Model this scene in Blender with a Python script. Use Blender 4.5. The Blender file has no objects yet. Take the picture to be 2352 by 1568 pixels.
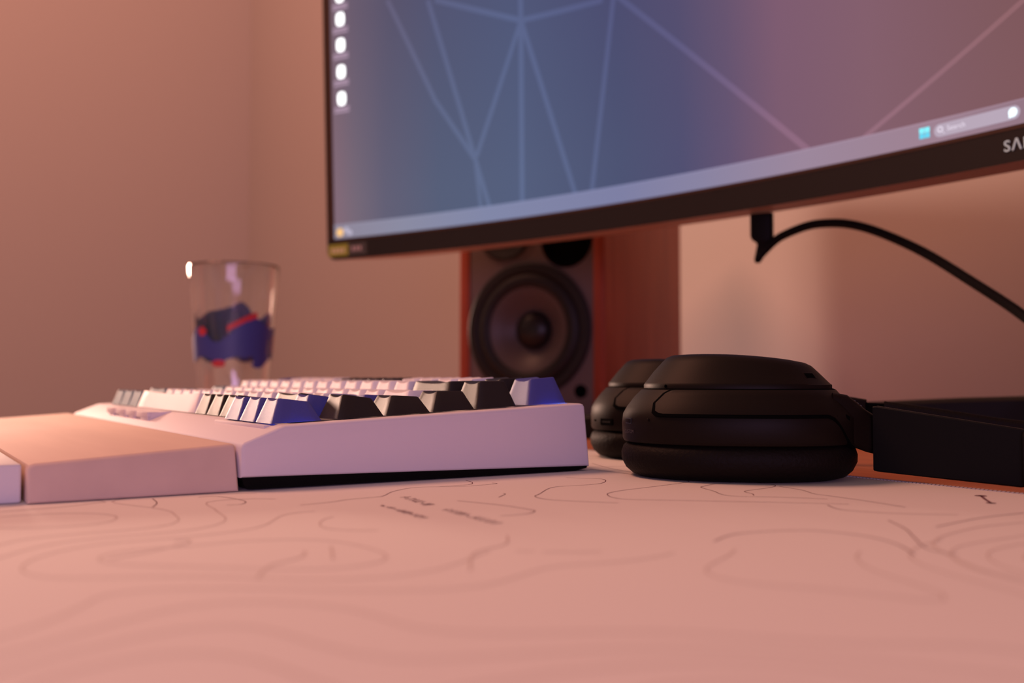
import bpy, bmesh, math, random
from mathutils import Vector, Matrix, noise as mnoise
random.seed(7)
PI = math.pi
R_ = math.radians
S = 0.001                      # everything below is measured in millimetres on the desk
scene = bpy.context.scene
COL = scene.collection

# ------------------------------------------------------------------ camera
CAM = Vector((331.2, -112.2, 36.8))
FW = Vector((-0.8460, 0.5332, 0.0)); RT = Vector((0.5332, 0.8460, 0.0))
cam_d = bpy.data.cameras.new('camera'); cam = bpy.data.objects.new('camera', cam_d); COL.objects.link(cam)
cam_d.sensor_width = 36; cam_d.lens = 35.0; cam_d.clip_start = 0.01; cam_d.clip_end = 50
cam.location = CAM * S
pit = R_(2.145)
fwd = FW * math.cos(pit) + Vector((0, 0, 1)) * math.sin(pit)
cam.rotation_euler = fwd.to_track_quat('-Z', 'Y').to_euler()
cam_d.dof.use_dof = True; cam_d.dof.focus_distance = 0.362; cam_d.dof.aperture_fstop = 9.5
scene.camera = cam

# ------------------------------------------------------------------ world, lights, exposure
vs = scene.view_settings
scene.display_settings.display_device = 'sRGB'
vs.view_transform = 'Standard'; vs.look = 'None'; vs.exposure = 0.0; vs.gamma = 1.0; vs.use_curve_mapping = False
w = bpy.data.worlds.new('world'); scene.world = w; w.use_nodes = True
w.node_tree.nodes['Background'].inputs[0].default_value = (1.0, 0.72, 0.64, 1)
w.node_tree.nodes['Background'].inputs[1].default_value = 0.20
def area(name, loc, target, size, col, power, sy=None):
    d = bpy.data.lights.new(name, 'AREA'); o = bpy.data.objects.new(name, d); COL.objects.link(o)
    d.energy = power; d.color = col; d.size = size
    if sy: d.shape = 'RECTANGLE'; d.size_y = sy
    o.location = loc; o.rotation_euler = (Vector(target) - Vector(loc)).to_track_quat('-Z', 'Y').to_euler()
    return o
lamp = bpy.data.lights.new('ceiling_lamp', 'POINT'); lamp.energy = 118; lamp.color = (1.0, 0.42, 0.27); lamp.shadow_soft_size = 0.45
lamp_o = bpy.data.objects.new('ceiling_lamp', lamp); COL.objects.link(lamp_o); lamp_o.location = (-0.88, -0.66, 1.80)
sp_ = bpy.data.lights.new('shaded_lamp', 'SPOT'); sp_.energy = 118; sp_.color = (1.0, 0.62, 0.47); sp_.shadow_soft_size = 0.16; sp_.spot_size = R_(66); sp_.spot_blend = .8
spo = bpy.data.objects.new('shaded_lamp', sp_); COL.objects.link(spo); spo.location = (-1.90, -0.13, 0.40)
spo.rotation_euler = (Vector((0, .25, .10)) - Vector(spo.location)).to_track_quat('-Z', 'Y').to_euler()
area('side_lamp', (1.5, -0.75, 0.24), (0, 0.1, 0.02), 0.9, (0.82, 0.50, 0.98), 7.5, 0.4)

# ------------------------------------------------------------------ materials
def mat(name, col=(.8, .8, .8), rough=.5, metal=0, spec=.5, **kw):
    m = bpy.data.materials.new(name); m.use_nodes = True
    b = m.node_tree.nodes['Principled BSDF']
    b.inputs['Base Color'].default_value = (*col, 1); b.inputs['Roughness'].default_value = rough
    b.inputs['Metallic'].default_value = metal; b.inputs['Specular IOR Level'].default_value = spec
    for k, v in kw.items(): b.inputs[k.replace('_', ' ')].default_value = v
    return m
def nodes(m): return m.node_tree.nodes, m.node_tree.links, m.node_tree.nodes['Principled BSDF']
def add_bump(m, scale, strength, dist=0.0005, stretch=None):
    n, l, b = nodes(m)
    tc = n.new('ShaderNodeTexCoord'); mp = n.new('ShaderNodeMapping'); tx = n.new('ShaderNodeTexNoise'); bp = n.new('ShaderNodeBump')
    if stretch: mp.inputs['Scale'].default_value = stretch
    tx.inputs['Scale'].default_value = scale; tx.inputs['Detail'].default_value = 3
    bp.inputs['Strength'].default_value = strength; bp.inputs['Distance'].default_value = dist
    l.new(tc.outputs['Object'], mp.inputs[0]); l.new(mp.outputs[0], tx.inputs['Vector']); l.new(tx.outputs[0], bp.inputs['Height']); l.new(bp.outputs[0], b.inputs['Normal'])
    return m
def add_noise_color(m, c1, c2, scale, stretch=(1, 1, 1), detail=4, coord='Object', lo=.35, hi=.65):
    n, l, b = nodes(m)
    tc = n.new('ShaderNodeTexCoord'); mp = n.new('ShaderNodeMapping'); tx = n.new('ShaderNodeTexNoise'); rp = n.new('ShaderNodeValToRGB')
    mp.inputs['Scale'].default_value = stretch; tx.inputs['Scale'].default_value = scale; tx.inputs['Detail'].default_value = detail
    rp.color_ramp.elements[0].color = (*c1, 1); rp.color_ramp.elements[1].color = (*c2, 1)
    rp.color_ramp.elements[0].position = lo; rp.color_ramp.elements[1].position = hi
    l.new(tc.outputs[coord], mp.inputs[0]); l.new(mp.outputs[0], tx.inputs['Vector']); l.new(tx.outputs[0], rp.inputs[0]); l.new(rp.outputs[0], b.inputs['Base Color'])
    return m
def emit(name, col, strength=1.0):
    m = bpy.data.materials.new(name); m.use_nodes = True
    n, l, b = nodes(m)
    b.inputs['Base Color'].default_value = (.01, .01, .01, 1); b.inputs['Roughness'].default_value = .6; b.inputs['Specular IOR Level'].default_value = .15
    b.inputs['Emission Color'].default_value = (*col, 1); b.inputs['Emission Strength'].default_value = strength
    return m
M = {}
M['wall'] = add_bump(mat('wall_paint', (.50, .44, .42), .85, spec=.1), 60, .05)
M['wood_desk'] = add_noise_color(mat('desk_wood', rough=.5, spec=.3), (.31, .092, .04), (.45, .15, .062), 6, (1.2, 30, 30))
M['floor'] = add_noise_color(mat('floor_wood', rough=.5), (.25, .14, .08), (.35, .2, .12), 4, (1, 12, 1))
M['mat'] = add_bump(mat('mat_cloth', (.76, .71, .69), .9, spec=.06), 1500, .15, .0002)
M['mat_edge'] = mat('mat_stitch', (.42, .37, .38), .9, spec=.05)
M['print'] = mat('print_ink', (.17, .08, .10), .9, spec=.1)
M['print_soft'] = mat('print_ink_soft', (.58, .50, .49), .9, spec=.06)
M['case'] = add_bump(mat('case_plastic', (.72, .66, .70), .65, spec=.06), 900, .03, .0002)
M['case_black'] = mat('base_plastic', (.003, .003, .003), .6, spec=.08)
M['plate'] = mat('plate_white', (.7, .7, .72), .5)
def keymat(name, c, r=.5, spec=.5): return add_bump(mat(name, c, r, spec=spec), 4500, .3, .0002)
M['key_white'] = keymat('key_white', (.84, .81, .82), .58, .3)
M['key_grey'] = keymat('key_grey', (.085, .135, .19), .6, .2)
M['key_dark'] = keymat('key_dark', (.018, .013, .011), .5, .38)
M['key_purple'] = keymat('key_purple', (.065, .070, .29), .5, .44)
M['legend'] = mat('legend_ink', (.10, .08, .10), .6)
M['legend_light'] = mat('legend_light', (.8, .7, .8), .6)
M['led'] = emit('led_blue', (.0, .17, 1.0), 42)
M['wrist'] = add_noise_color(mat('rest_wood', rough=.8, spec=.08), (.68, .51, .43), (.74, .56, .47), 5, (1, 9, 9))
M['white_plastic'] = mat('white_plastic', (.78, .76, .80), .45)
M['hp'] = add_bump(mat('matte_black', (.0075, .0042, .0028), .5, spec=.12), 1800, .1, .0002)
M['hp_leather'] = add_bump(mat('black_leather', (.0055, .0035, .0027), .6, spec=.11), 700, .5, .0006)
M['hp_gloss'] = mat('black_insert', (.006, .006, .006), .3)
M['hp_text'] = mat('grey_print', (.05, .04, .038), .5)
M['bezel'] = mat('bezel_black', (.018, .011, .009), .36, spec=.35)
M['mon_body'] = mat('monitor_body', (.42, .30, .28), .5)
M['stand'] = mat('stand_black', (.005, .004, .004), .55, spec=.15)
M['logo'] = mat('logo_silver', (.62, .95, .95), .35)
M['rubber'] = mat('rubber_black', (.004, .003, .003), .6, spec=.12)
M['cherry'] = add_noise_color(mat('cherry_wood', rough=.5, spec=.3), (.24, .040, .018), (.31, .062, .028), 7, (14, 14, 1.2))
M['baffle'] = mat('baffle_grey', (.12, .092, .085), .6, spec=.2)
M['spk_black'] = mat('driver_black', (.008, .006, .006), .55, spec=.3)
M['cone'] = mat('cone_grey', (.075, .055, .048), .45, spec=.3)
M['dome'] = mat('dust_cap', (.010, .008, .008), .38, spec=.3)
M['port'] = mat('port_black', (.002, .002, .002), .9, spec=.02)
M['hp_smooth'] = mat('smooth_black', (.0042, .0042, .0048), .5, spec=.12)
M['sticker_green'] = mat('sticker_green', (.30, .30, .03), .5)
M['sticker_ink'] = mat('sticker_ink', (.62, .52, .30), .5)
M['sticker_grey'] = mat('sticker_grey', (.06, .05, .045), .5)
M['sticker_ink2'] = mat('sticker_ink_grey', (.45, .33, .32), .5)
gm = mat('clear_glass', (1, 1, 1), .02); gm.node_tree.nodes['Principled BSDF'].inputs['Transmission Weight'].default_value = 1.0
gm.node_tree.nodes['Principled BSDF'].inputs['IOR'].default_value = 1.47
M['glass'] = gm
M['blue_print'] = mat('print_blue', (.035, .050, .26), .45)
M['red_print'] = mat('print_red', (.50, .03, .05), .45)

# ------------------------------------------------------------------ helpers
def link(o, parent=None):
    COL.objects.link(o)
    if parent: o.parent = parent
    return o
def tag(o, label=None, cat=None, group=None, kind=None):
    if label: o['label'] = label
    if cat: o['category'] = cat
    if group: o['group'] = group
    if kind: o['kind'] = kind
    return o
def thing(name, label, cat, loc=(0, 0, 0), rz=0, group=None):
    o = bpy.data.objects.new(name, None); o.empty_display_size = .02
    o.location = Vector(loc) * S; o.rotation_euler = (0, 0, rz)
    link(o); return tag(o, label, cat, group)
def finish(bm, name, smooth=False, angle=35):
    bmesh.ops.recalc_face_normals(bm, faces=bm.faces)
    bmesh.ops.scale(bm, vec=(S, S, S), verts=bm.verts)
    me = bpy.data.meshes.new(name); bm.to_mesh(me); bm.free()
    if smooth:
        me.polygons.foreach_set('use_smooth', [True] * len(me.polygons))
        try: me.set_sharp_from_angle(angle=R_(angle))
        except Exception: pass
    return me
def obj(name, bm, m, parent=None, smooth=False, angle=35, loc=None):
    me = bm if isinstance(bm, bpy.types.Mesh) else finish(bm, name, smooth, angle)
    if m and not me.materials: me.materials.append(m)
    o = bpy.data.objects.new(name, me); link(o, parent)
    if loc: o.location = Vector(loc) * S
    return o
def box(bm, x0, x1, y0, y1, z0, z1, bev=0, seg=2, mtx=None):
    r = bmesh.ops.create_cube(bm, size=1)
    vsx = r['verts']
    for v in vsx:
        v.co = Vector((x0 + (v.co.x + .5) * (x1 - x0), y0 + (v.co.y + .5) * (y1 - y0), z0 + (v.co.z + .5) * (z1 - z0)))
    if bev:
        ed = list({e for v in vsx for e in v.link_edges})
        rr = bmesh.ops.bevel(bm, geom=ed, offset=bev, segments=seg, affect='EDGES', profile=.5)
        vsx = list({v for f in rr['faces'] for v in f.verts} | {v for v in vsx if v.is_valid})
    if mtx: bmesh.ops.transform(bm, matrix=mtx, verts=[v for v in vsx if v.is_valid])
    return vsx
def rings(bm, loops, cap0=True, cap1=True, closed=True):
    prev = None; first = None
    for lp in loops:
        cur = [bm.verts.new(p) for p in lp]
        if prev:
            n = len(cur)
            for i in range(n if closed else n - 1):
                j = (i + 1) % n
                bm.faces.new((prev[i], prev[j], cur[j], cur[i]))
        else: first = cur
        prev = cur
    if cap0: bm.faces.new(list(reversed(first)))
    if cap1: bm.faces.new(prev)
def lathe(bm, prof, c=(0, 0, 0), seg=48, axis='Z', a0=0, a1=2 * PI, cap0=False, cap1=False):
    loops = []
    for r, h in prof:
        lp = []
        for i in range(seg):
            a = 2 * PI * i / seg
            if axis == 'Z': p = (c[0] + r * math.cos(a), c[1] + r * math.sin(a), c[2] + h)
            else: p = (c[0] + r * math.cos(a), c[1] - h, c[2] + r * math.sin(a))     # axis pointing to -Y
            lp.append(p)
        loops.append(lp)
    rings(bm, loops, cap0, cap1)
def tube(bm, pts, rad, seg=12, taper=None):
    pts = [Vector(p) for p in pts]; loops = []
    up = Vector((0, 0, 1)); n = len(pts); side = None
    for i, p in enumerate(pts):
        t = (pts[min(i + 1, n - 1)] - pts[max(i - 1, 0)]).normalized()
        if side is None:
            side = t.cross(up)
            if side.length < .1: side = t.cross(Vector((0, 1, 0)))
        side = (side - t * side.dot(t)).normalized(); b = t.cross(side)
        r = rad if taper is None else taper[i]
        loops.append([p + (side * math.cos(2 * PI * k / seg) + b * math.sin(2 * PI * k / seg)) * r for k in range(seg)])
    rings(bm, loops)
def smooth_path(pts, n=8):
    pts = [Vector(p) for p in pts]; out = []
    for i in range(len(pts) - 1):
        p0 = pts[max(i - 1, 0)]; p1 = pts[i]; p2 = pts[i + 1]; p3 = pts[min(i + 2, len(pts) - 1)]
        for k in range(n):
            t = k / n
            out.append(.5 * ((2 * p1) + (p2 - p0) * t + (2 * p0 - 5 * p1 + 4 * p2 - p3) * t * t + (3 * p1 - p0 - 3 * p2 + p3) * t ** 3))
    out.append(pts[-1]); return out
def text_mesh(txt, size, extrude=0.0, bold=0.0, spacing=1.0, align='LEFT'):
    """letters as a mesh in millimetres, lying in local XY"""
    cu = bpy.data.curves.new('txt', 'FONT'); cu.body = txt; cu.size = size; cu.extrude = extrude; cu.offset = bold
    cu.space_character = spacing; cu.align_x = align; cu.resolution_u = 4
    o = bpy.data.objects.new('txt', cu); COL.objects.link(o)
    dg = bpy.context.evaluated_depsgraph_get(); dg.update()
    me = bpy.data.meshes.new_from_object(o.evaluated_get(dg))
    bpy.data.objects.remove(o); bpy.data.curves.remove(cu)
    return me
def ribbon(bm, pts, width, z):
    pts = [Vector((p[0], p[1], 0)) for p in pts]
    L = []
    for i, p in enumerate(pts):
        t = (pts[min(i + 1, len(pts) - 1)] - pts[max(i - 1, 0)])
        if t.length < 1e-6: t = Vector((1, 0, 0))
        t.normalize(); nrm = Vector((-t.y, t.x, 0)) * width / 2
        L.append((bm.verts.new(p + nrm + Vector((0, 0, z))), bm.verts.new(p - nrm + Vector((0, 0, z)))))
    for a, b in zip(L, L[1:]):
        bm.faces.new((a[0], a[1], b[1], b[0]))

# ------------------------------------------------------------------ the room
DZ = -2.0                                                # desk top; the mat's top is z = 0
def structure(name, x0, x1, y0, y1, z0, z1, m):
    bm = bmesh.new(); box(bm, x0, x1, y0, y1, z0, z1)
    return tag(obj(name, bm, m), kind='structure')
structure('wall_back', -2400, 2600, 722, 800, -760, 2000, M['wall'])
structure('wall_left', -2440, -2340, -2600, 722, -760, 2000, M['wall'])
structure('floor', -2440, 2600, -2600, 800, -800, -752, M['floor'])

# ------------------------------------------------------------------ desk
desk = thing('desk', 'reddish wooden desk under the white mat, against the back wall', 'desk', (0, 240, -752))
bm = bmesh.new(); box(bm, -712, 900, -500, 480, 718, 750, 2)
obj('tabletop', bm, M['wood_desk'], desk, True)
for x in (-660, 850):
    for y in (-450, 430):
        bm = bmesh.new(); box(bm, x - 25, x + 25, y - 25, y + 25, 0, 718, 2); obj('leg', bm, M['stand'], desk, True)

# ------------------------------------------------------------------ desk mat with printed contour lines
MX0, MX1, MY0, MY1 = -470.0, 430.0, -206.0, 198.0
dm = thing('desk_mat', 'pale cloth desk mat printed with thin map contour lines, under the keyboard', 'desk mat', (0, 0, DZ))
bm = bmesh.new(); box(bm, MX0, MX1, MY0, MY1, 0.02, 2.0, .5)
obj('mat_sheet', bm, M['mat'], dm, True)
bm = bmesh.new()
x = -330.0
while x < MX1 - 2:
    if x > -330:
        mt = Matrix.Translation((x, MY1 - 1.0, 2.0)) @ Matrix.Rotation(R_(24), 4, 'Z')
        box(bm, -.45, .45, -1.4, 1.4, -.1, .22, mtx=mt)
    x += 1.5
tag(obj('edge_stitching', bm, M['mat_edge'], dm), kind='stuff')
LINES = [[[28.3, 70.4], [31.4, 69.9], [32.5, 55.7], [27.0, 41.8], [33.4, 29.9], [43.7, 21.2], [45.2, 17.2], [46.3, 8.4], [49.5, 1.4], [51.5, -8.8]],
[[15.5, 67.0], [23.3, 65.2], [28.8, 60.3], [28.5, 49.4]],
[[27.0, 103.3], [35.7, 110.9], [42.5, 109.9], [50.0, 102.0], [51.3, 93.4], [51.4, 80.6], [65.0, 66.1], [70.1, 60.9], [77.2, 59.6], [84.3, 62.7], [96.9, 72.7]],
[[3.0, 132.2], [16.3, 132.0], [41.8, 132.8], [57.5, 133.8], [62.0, 132.3], [64.7, 125.4], [69.0, 106.0], [71.3, 94.8], [74.9, 86.5], [79.4, 82.3], [85.9, 79.7], [92.3, 81.4], [105.3, 96.0], [122.3, 115.0], [135.4, 128.1]],
[[-18.4, 149.3], [4.1, 141.4], [22.4, 138.1]],
[[73.4, 142.0], [73.3, 133.7], [76.5, 125.5], [79.3, 122.4], [89.2, 118.5], [97.9, 114.0], [104.3, 115.2], [113.2, 125.0], [123.4, 132.9]],
[[78.3, 149.8], [85.3, 150.0], [89.6, 146.4], [91.9, 139.8], [94.0, 128.5], [96.5, 125.4], [101.2, 123.7], [104.9, 120.6]],
[[90.4, 147.6], [101.8, 145.6], [111.8, 140.4], [117.2, 140.1], [134.7, 138.7], [148.7, 136.1]],
[[133.4, 121.1], [141.9, 116.5], [150.0, 119.1], [157.4, 124.2], [166.1, 134.6]],
[[163.0, 109.5], [174.9, 100.3], [184.5, 90.4], [195.3, 79.9], [203.7, 78.2]],
[[163.4, 47.7], [158.3, 61.0], [163.3, 77.9], [175.9, 82.8], [188.2, 79.2], [198.9, 70.5]],
[[184.0, 135.6], [182.5, 119.0], [186.3, 99.3], [190.7, 88.8], [195.6, 82.5], [206.7, 73.6], [216.4, 67.4], [225.3, 65.8]],
[[173.6, 153.2], [173.2, 133.4], [176.7, 109.8]],
[[66.8, 34.9], [82.6, 40.6], [95.1, 42.3], [99.0, 41.6], [102.4, 36.8], [102.2, 28.5]],
[[16.2, -28.9], [17.1, -23.1], [32.5, -19.6], [40.4, -22.7], [40.0, -27.0]],
[[12.1, -41.7], [23.9, -43.0], [33.6, -46.4]],
[[57.6, 56.8], [60.1, 56.1], [65.9, 50.1]],
[[98.2, -55.8], [97.9, -52.8], [103.5, -55.2], [114.5, -72.7]],
[[150.1, -53.5], [138.9, -47.3], [133.0, -38.8], [126.0, -35.3]],
[[123.8, -28.4], [138.9, -34.1]],
[[131.5, 12.3], [141.7, 5.4], [147.7, -5.9], [163.8, -16.2]]]
def near_cam(p): return (p[0] - CAM.x) * FW.x + (p[1] - CAM.y) * FW.y < 232
bm = bmesh.new()
for ln in LINES:
    if not near_cam(ln[len(ln) // 2]): ribbon(bm, smooth_path([(p[0], p[1], 0) for p in ln], 5), .32, 2.06)
# the map mark by the far edge
ribbon(bm, [(143.0, 181.0), (150.6, 172.0), (156.5, 165.5)], .9, 2.06)
for cx, cy, r in ((143.5, 180.4, 1.9), (156.0, 166.0, 1.5)):
    bmesh.ops.create_circle(bm, cap_ends=True, segments=10, radius=r, matrix=Matrix.Translation((cx, cy, 2.06)))
tag(obj('contour_line_print', bm, M['print'], dm), kind='stuff')
# further contours (outside the sharp zone) from a smooth height field
def hf(x, y): return 3.2 * mnoise.noise(Vector((x * .0085 + 3.1, y * .0085 - 1.7, .4))) + 1.2 * mnoise.noise(Vector((x * .02, y * .02, 5.2)))
bm = bmesh.new(); st = 4.0
nx = int((MX1 - MX0) / st); ny = int((MY1 - MY0) / st)
G = [[hf(MX0 + i * st, MY0 + j * st) for j in range(ny + 1)] for i in range(nx + 1)]
for i in range(nx):
    for j in range(ny):
        xx = MX0 + i * st; yy = MY0 + j * st
        if xx < -330 and yy > -80: continue
        if 0 < xx < 190 and yy > -14 and (xx - 331) * -.846 + (yy + 112) * .533 > 215: continue     # the area drawn line by line above
        cn = [(xx, yy, G[i][j]), (xx + st, yy, G[i + 1][j]), (xx + st, yy + st, G[i + 1][j + 1]), (xx, yy + st, G[i][j + 1])]
        lo = min(c[2] for c in cn); hi = max(c[2] for c in cn)
        lv = math.ceil(lo / .42) * .42
        while lv <= hi:
            cr = []
            for k in range(4):
                a = cn[k]; b = cn[(k + 1) % 4]
                if (a[2] < lv) != (b[2] < lv):
                    t = (lv - a[2]) / (b[2] - a[2]); cr.append((a[0] + (b[0] - a[0]) * t, a[1] + (b[1] - a[1]) * t))
            if len(cr) >= 2: ribbon(bm, cr[:2], .5, 2.05)
            lv += .42
for ln in LINES:
    if near_cam(ln[len(ln) // 2]): ribbon(bm, smooth_path([(p[0], p[1], 0) for p in ln], 5), .6, 2.06)
tag(obj('contour_print', bm, M['print_soft'], dm), kind='stuff')
# two rows of tiny printed map lettering (too soft to read): short strokes
bm = bmesh.new()
for (a, b, n, h) in (((49, 26), (72, 23), 9, 4.2), ((82, 22.5), (114, 20.6), 11, 4.0), ((64, 11.5), (95, 9.5), 14, 3.0)):
    for k in range(n):
        t = (k + .5) / n; cx = a[0] + (b[0] - a[0]) * t; cy = a[1] + (b[1] - a[1]) * t
        for q in range(2):
            ox = random.uniform(-.7, .7); oy = random.uniform(-h / 2, h / 2) * .6
            if random.random() < .5: ribbon(bm, [(cx + ox - .6, cy + oy), (cx + ox + .6, cy + oy)], .5, 2.07)
            else: ribbon(bm, [(cx + ox, cy - h * .45), (cx + ox, cy + h * .45)], .5, 2.07)
tag(obj('small_lettering_print', bm, M['print'], dm), kind='stuff')

# ------------------------------------------------------------------ keyboard
U = 19.05; TILT = R_(2.687); KZ = 21.39
kb = thing('keyboard', 'white mechanical keyboard with white, dark and lavender keys on the mat', 'keyboard', (0, 0, 0))
def plate_z(y): return KZ + y * math.tan(TILT)
XR, XL = 8.0, -336.0
PROF = [(-13.0, 4.4), (-12.9, 13.9), (-12.6, 15.0), (-11.8, 15.9), (0.4, 20.75), (1.8, 21.2), (124.2, plate_z(124.2) - .3), (125.6, 26.6), (126.3, 25.6), (128.7, 1.7)]
def offset_poly(P, d):
    out = []; n = len(P)
    for i in range(n):
        p0 = Vector(P[i - 1]); p1 = Vector(P[i]); p2 = Vector(P[(i + 1) % n])
        e1 = (p1 - p0).normalized(); e2 = (p2 - p1).normalized()
        n1 = Vector((e1.y, -e1.x)); n2 = Vector((e2.y, -e2.x)); m_ = (n1 + n2).normalized()
        out.append(tuple(p1 + m_ * (d / max(.4, m_.dot(n1)))))
    return out
area2 = sum(PROF[i][0] * PROF[(i + 1) % len(PROF)][1] - PROF[(i + 1) % len(PROF)][0] * PROF[i][1] for i in range(len(PROF)))
sgn = 1 if area2 < 0 else -1
bm = bmesh.new(); rr = 1.3; sl = []
for a in (0, 22.5, 45, 67.5, 90):
    d = rr * (1 - math.sin(R_(a))); xo = rr * (1 - math.cos(R_(a)))
    sl.append((XR - xo, sgn * d))
sl = [(x, d) for x, d in sl]; left = [(XL + (XR - x), d) for x, d in reversed(sl)]
loops = []
for x, d in sl + left:
    pp = offset_poly(PROF, d) if d else PROF
    loops.append([(x, p[0], p[1]) for p in pp])
# build the shell but open the top face between the two full-profile slices
TOPI = 5
allv = [[bm.verts.new(p) for p in lp] for lp in loops]; npf = len(PROF); mid = len(sl) - 1
for k in range(len(allv) - 1):
    for i in range(npf):
        j = (i + 1) % npf
        if k == mid and i == TOPI: continue
        bm.faces.new((allv[k][i], allv[k][j], allv[k + 1][j], allv[k + 1][i]))
bm.faces.new(allv[0]); bm.faces.new(list(reversed(allv[-1])))
# top rim with the key well
def tp(x, y):
    a, b = PROF[TOPI], PROF[TOPI + 1]; t = (y - a[0]) / (b[0] - a[0]); return (x, y, a[1] + (b[1] - a[1]) * t)
well = [(0.6, 123.4), (-16.25 * U - .6, 123.4), (-16.25 * U - .6, 4.2), (-3.1 * U, 4.2), (-3.1 * U, 2.2), (0.6, 2.2)]
inner = [bm.verts.new(tp(*p)) for p in well]
ie = [bm.edges.new((inner[i], inner[(i + 1) % len(inner)])) for i in range(len(inner))]
oc = [allv[mid][TOPI], allv[mid][TOPI + 1], allv[mid + 1][TOPI + 1], allv[mid + 1][TOPI]]
oe = [bm.edges.get((oc[i], oc[(i + 1) % 4])) or bm.edges.new((oc[i], oc[(i + 1) % 4])) for i in range(4)]
bmesh.ops.triangle_fill(bm, edges=oe + ie, use_beauty=True)
low = [bm.verts.new(v.co - Vector((0, 0, 7))) for v in inner]
for i in range(len(inner)):
    j = (i + 1) % len(inner); bm.faces.new((inner[i], inner[j], low[j], low[i]))
obj('case', bm, M['case'], kb, True, 28)
# raised lip in front of the arrow keys
bm = bmesh.new(); box(bm, -62.8, -2.5, -2.2, 2.3, 18.2, 20.9, .5); 
obj('arrow_key_lip', bm, M['case'], kb, True)
bm = bmesh.new()
rings(bm, [[(x, -12.6, 4.5), (x, -12.0, 2.2), (x, -10.5, .6), (x, 122, .3), (x, 127.2, 1.0), (x, 127.9, 2.2), (x, 127.6, 3)] for x in (XR - .6, XL + .6)])
obj('bottom_shell', bm, M['case_black'], kb)
for fx in (-20, -310):
    for fy in (-5, 112):
        bm = bmesh.new(); box(bm, fx - 9, fx + 9, fy - 3, fy + 3, 0.02, 1.2, .3); obj('rubber_foot', bm, M['rubber'], kb)
bm = bmesh.new()
box(bm, -16.25 * U - .5, .5, 2.4, 123.2, -1.2, 0, mtx=Matrix.Translation((0, 0, KZ - 3.6)) @ Matrix.Rotation(TILT, 4, 'X'))
obj('switch_plate', bm, M['plate'], kb)
# badge: a wedge of four raised letter-like blocks on the front slope
def slope(y): return 15.9 + (y + 11.8) * (4.85 / 12.2)
bm = bmesh.new()
yf, yb = -7.3, 2.2
BX = (-150, -251)
rings(bm, [[(x, yf, slope(yf) - .4), (x, yf, slope(yf) + 2.2), (x, yf + 1.0, slope(yf) + 3.3), (x, yb, slope(yb) + .15), (x, yb, slope(yb) - .6)] for x in BX])
badge = obj('badge', bm, M['case'], kb)
for k in range(4):
    x1 = BX[0] - 25.2 * k; bm = bmesh.new()
    box(bm, x1 - 24.2, x1 - .4, yf - 1.3, yf + 4.0, slope(yf) + .9, slope(yf) + 3.6, .18)
    box(bm, x1 - 16, x1 - .4 - (6 if k % 2 else 0), yf - 1.1, yf + 2.0, slope(yf) - .45, slope(yf) + 1.4, .15)
    obj('raised_letter', bm, M['case'], badge, True)

# keycaps
ROWS = {1: (8.6, 6.7), 2: (8.6, 6.6), 3: (7.2, 6.1), 4: (7.7, 7.2), 5: (10.5, 10.2), 6: (10.3, 10.6)}
def key_mesh(row, wu):
    hf_, hr = ROWS[row]; wd = wu * U - 1.0; dp = 18.05; NX = 8; NY = 6
    ix, iyf, iyr = 2.7, 3.3, 3.0
    bm = bmesh.new()
    def rr_loop(x0, x1, y0, y1, r, zf, dish=0):
        pts = []
        def z(x, y):
            t = (y - y0) / (y1 - y0); u = (x - (x0 + x1) / 2) / ((x1 - x0) / 2)
            half = 6.2 if wu <= 1.3 else (x1 - x0) / 2
            return zf(t) - dish * max(0, 1 - u * u)
        def seg(a, b, n):
            return [(a[0] + (b[0] - a[0]) * k / n, a[1] + (b[1] - a[1]) * k / n) for k in range(n)]
        C = [(x0 + r, y0 + r, 180), (x1 - r, y0 + r, 270), (x1 - r, y1 - r, 0), (x0 + r, y1 - r, 90)]
        for q, (cx, cy, a0) in enumerate(C):
            arc = [(cx + r * math.cos(R_(a0 + 45 * k)), cy + r * math.sin(R_(a0 + 45 * k))) for k in range(3)]
            pts += arc[:2]
            nx_ = C[(q + 1) % 4]; st_ = arc[2]; en = (nx_[0] + r * math.cos(R_(nx_[2])), nx_[1] + r * math.sin(R_(nx_[2])))
            pts += seg(st_, en, NX if q in (0, 2) else NY)
        return [(p[0], p[1], z(p[0], p[1])) for p in pts]
    b = rr_loop(-wd / 2, wd / 2, 0, dp, .5, lambda t: 0)
    tz = lambda t: hf_ + (hr - hf_) * t
    t_ = rr_loop(-wd / 2 + ix, wd / 2 - ix, iyf, dp - iyr, 1.0, lambda t: tz(t) - .25, .9)
    t2 = rr_loop(-wd / 2 + ix + .3, wd / 2 - ix - .3, iyf + .3, dp - iyr - .3, .9, tz, 1.05)
    L = [b, t_, t2]
    cxm, cym = 0, dp / 2
    for f_, sc in ((.66, 1.12), (.3, 1.16)):
        L.append([(cxm + (p[0] - cxm) * f_, cym + (p[1] - cym) * f_, 0) for p in t2])
        L[-1] = [(p[0], p[1], tz((p[1] - iyf) / (dp - iyf - iyr)) - 1.05 * max(0, 1 - (p[0] / (wd / 2 - ix)) ** 2)) for p in L[-1]]
    rings(bm, L, False, True)
    return finish(bm, 'keycap', True, 30)
MESH = {}
def keyrow(row):  return {1: 0, 2: 1.25, 3: 2.25, 4: 3.25, 5: 4.25, 6: 5.5}[row]
cb, sb = math.cos(TILT), math.sin(TILT)
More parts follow.
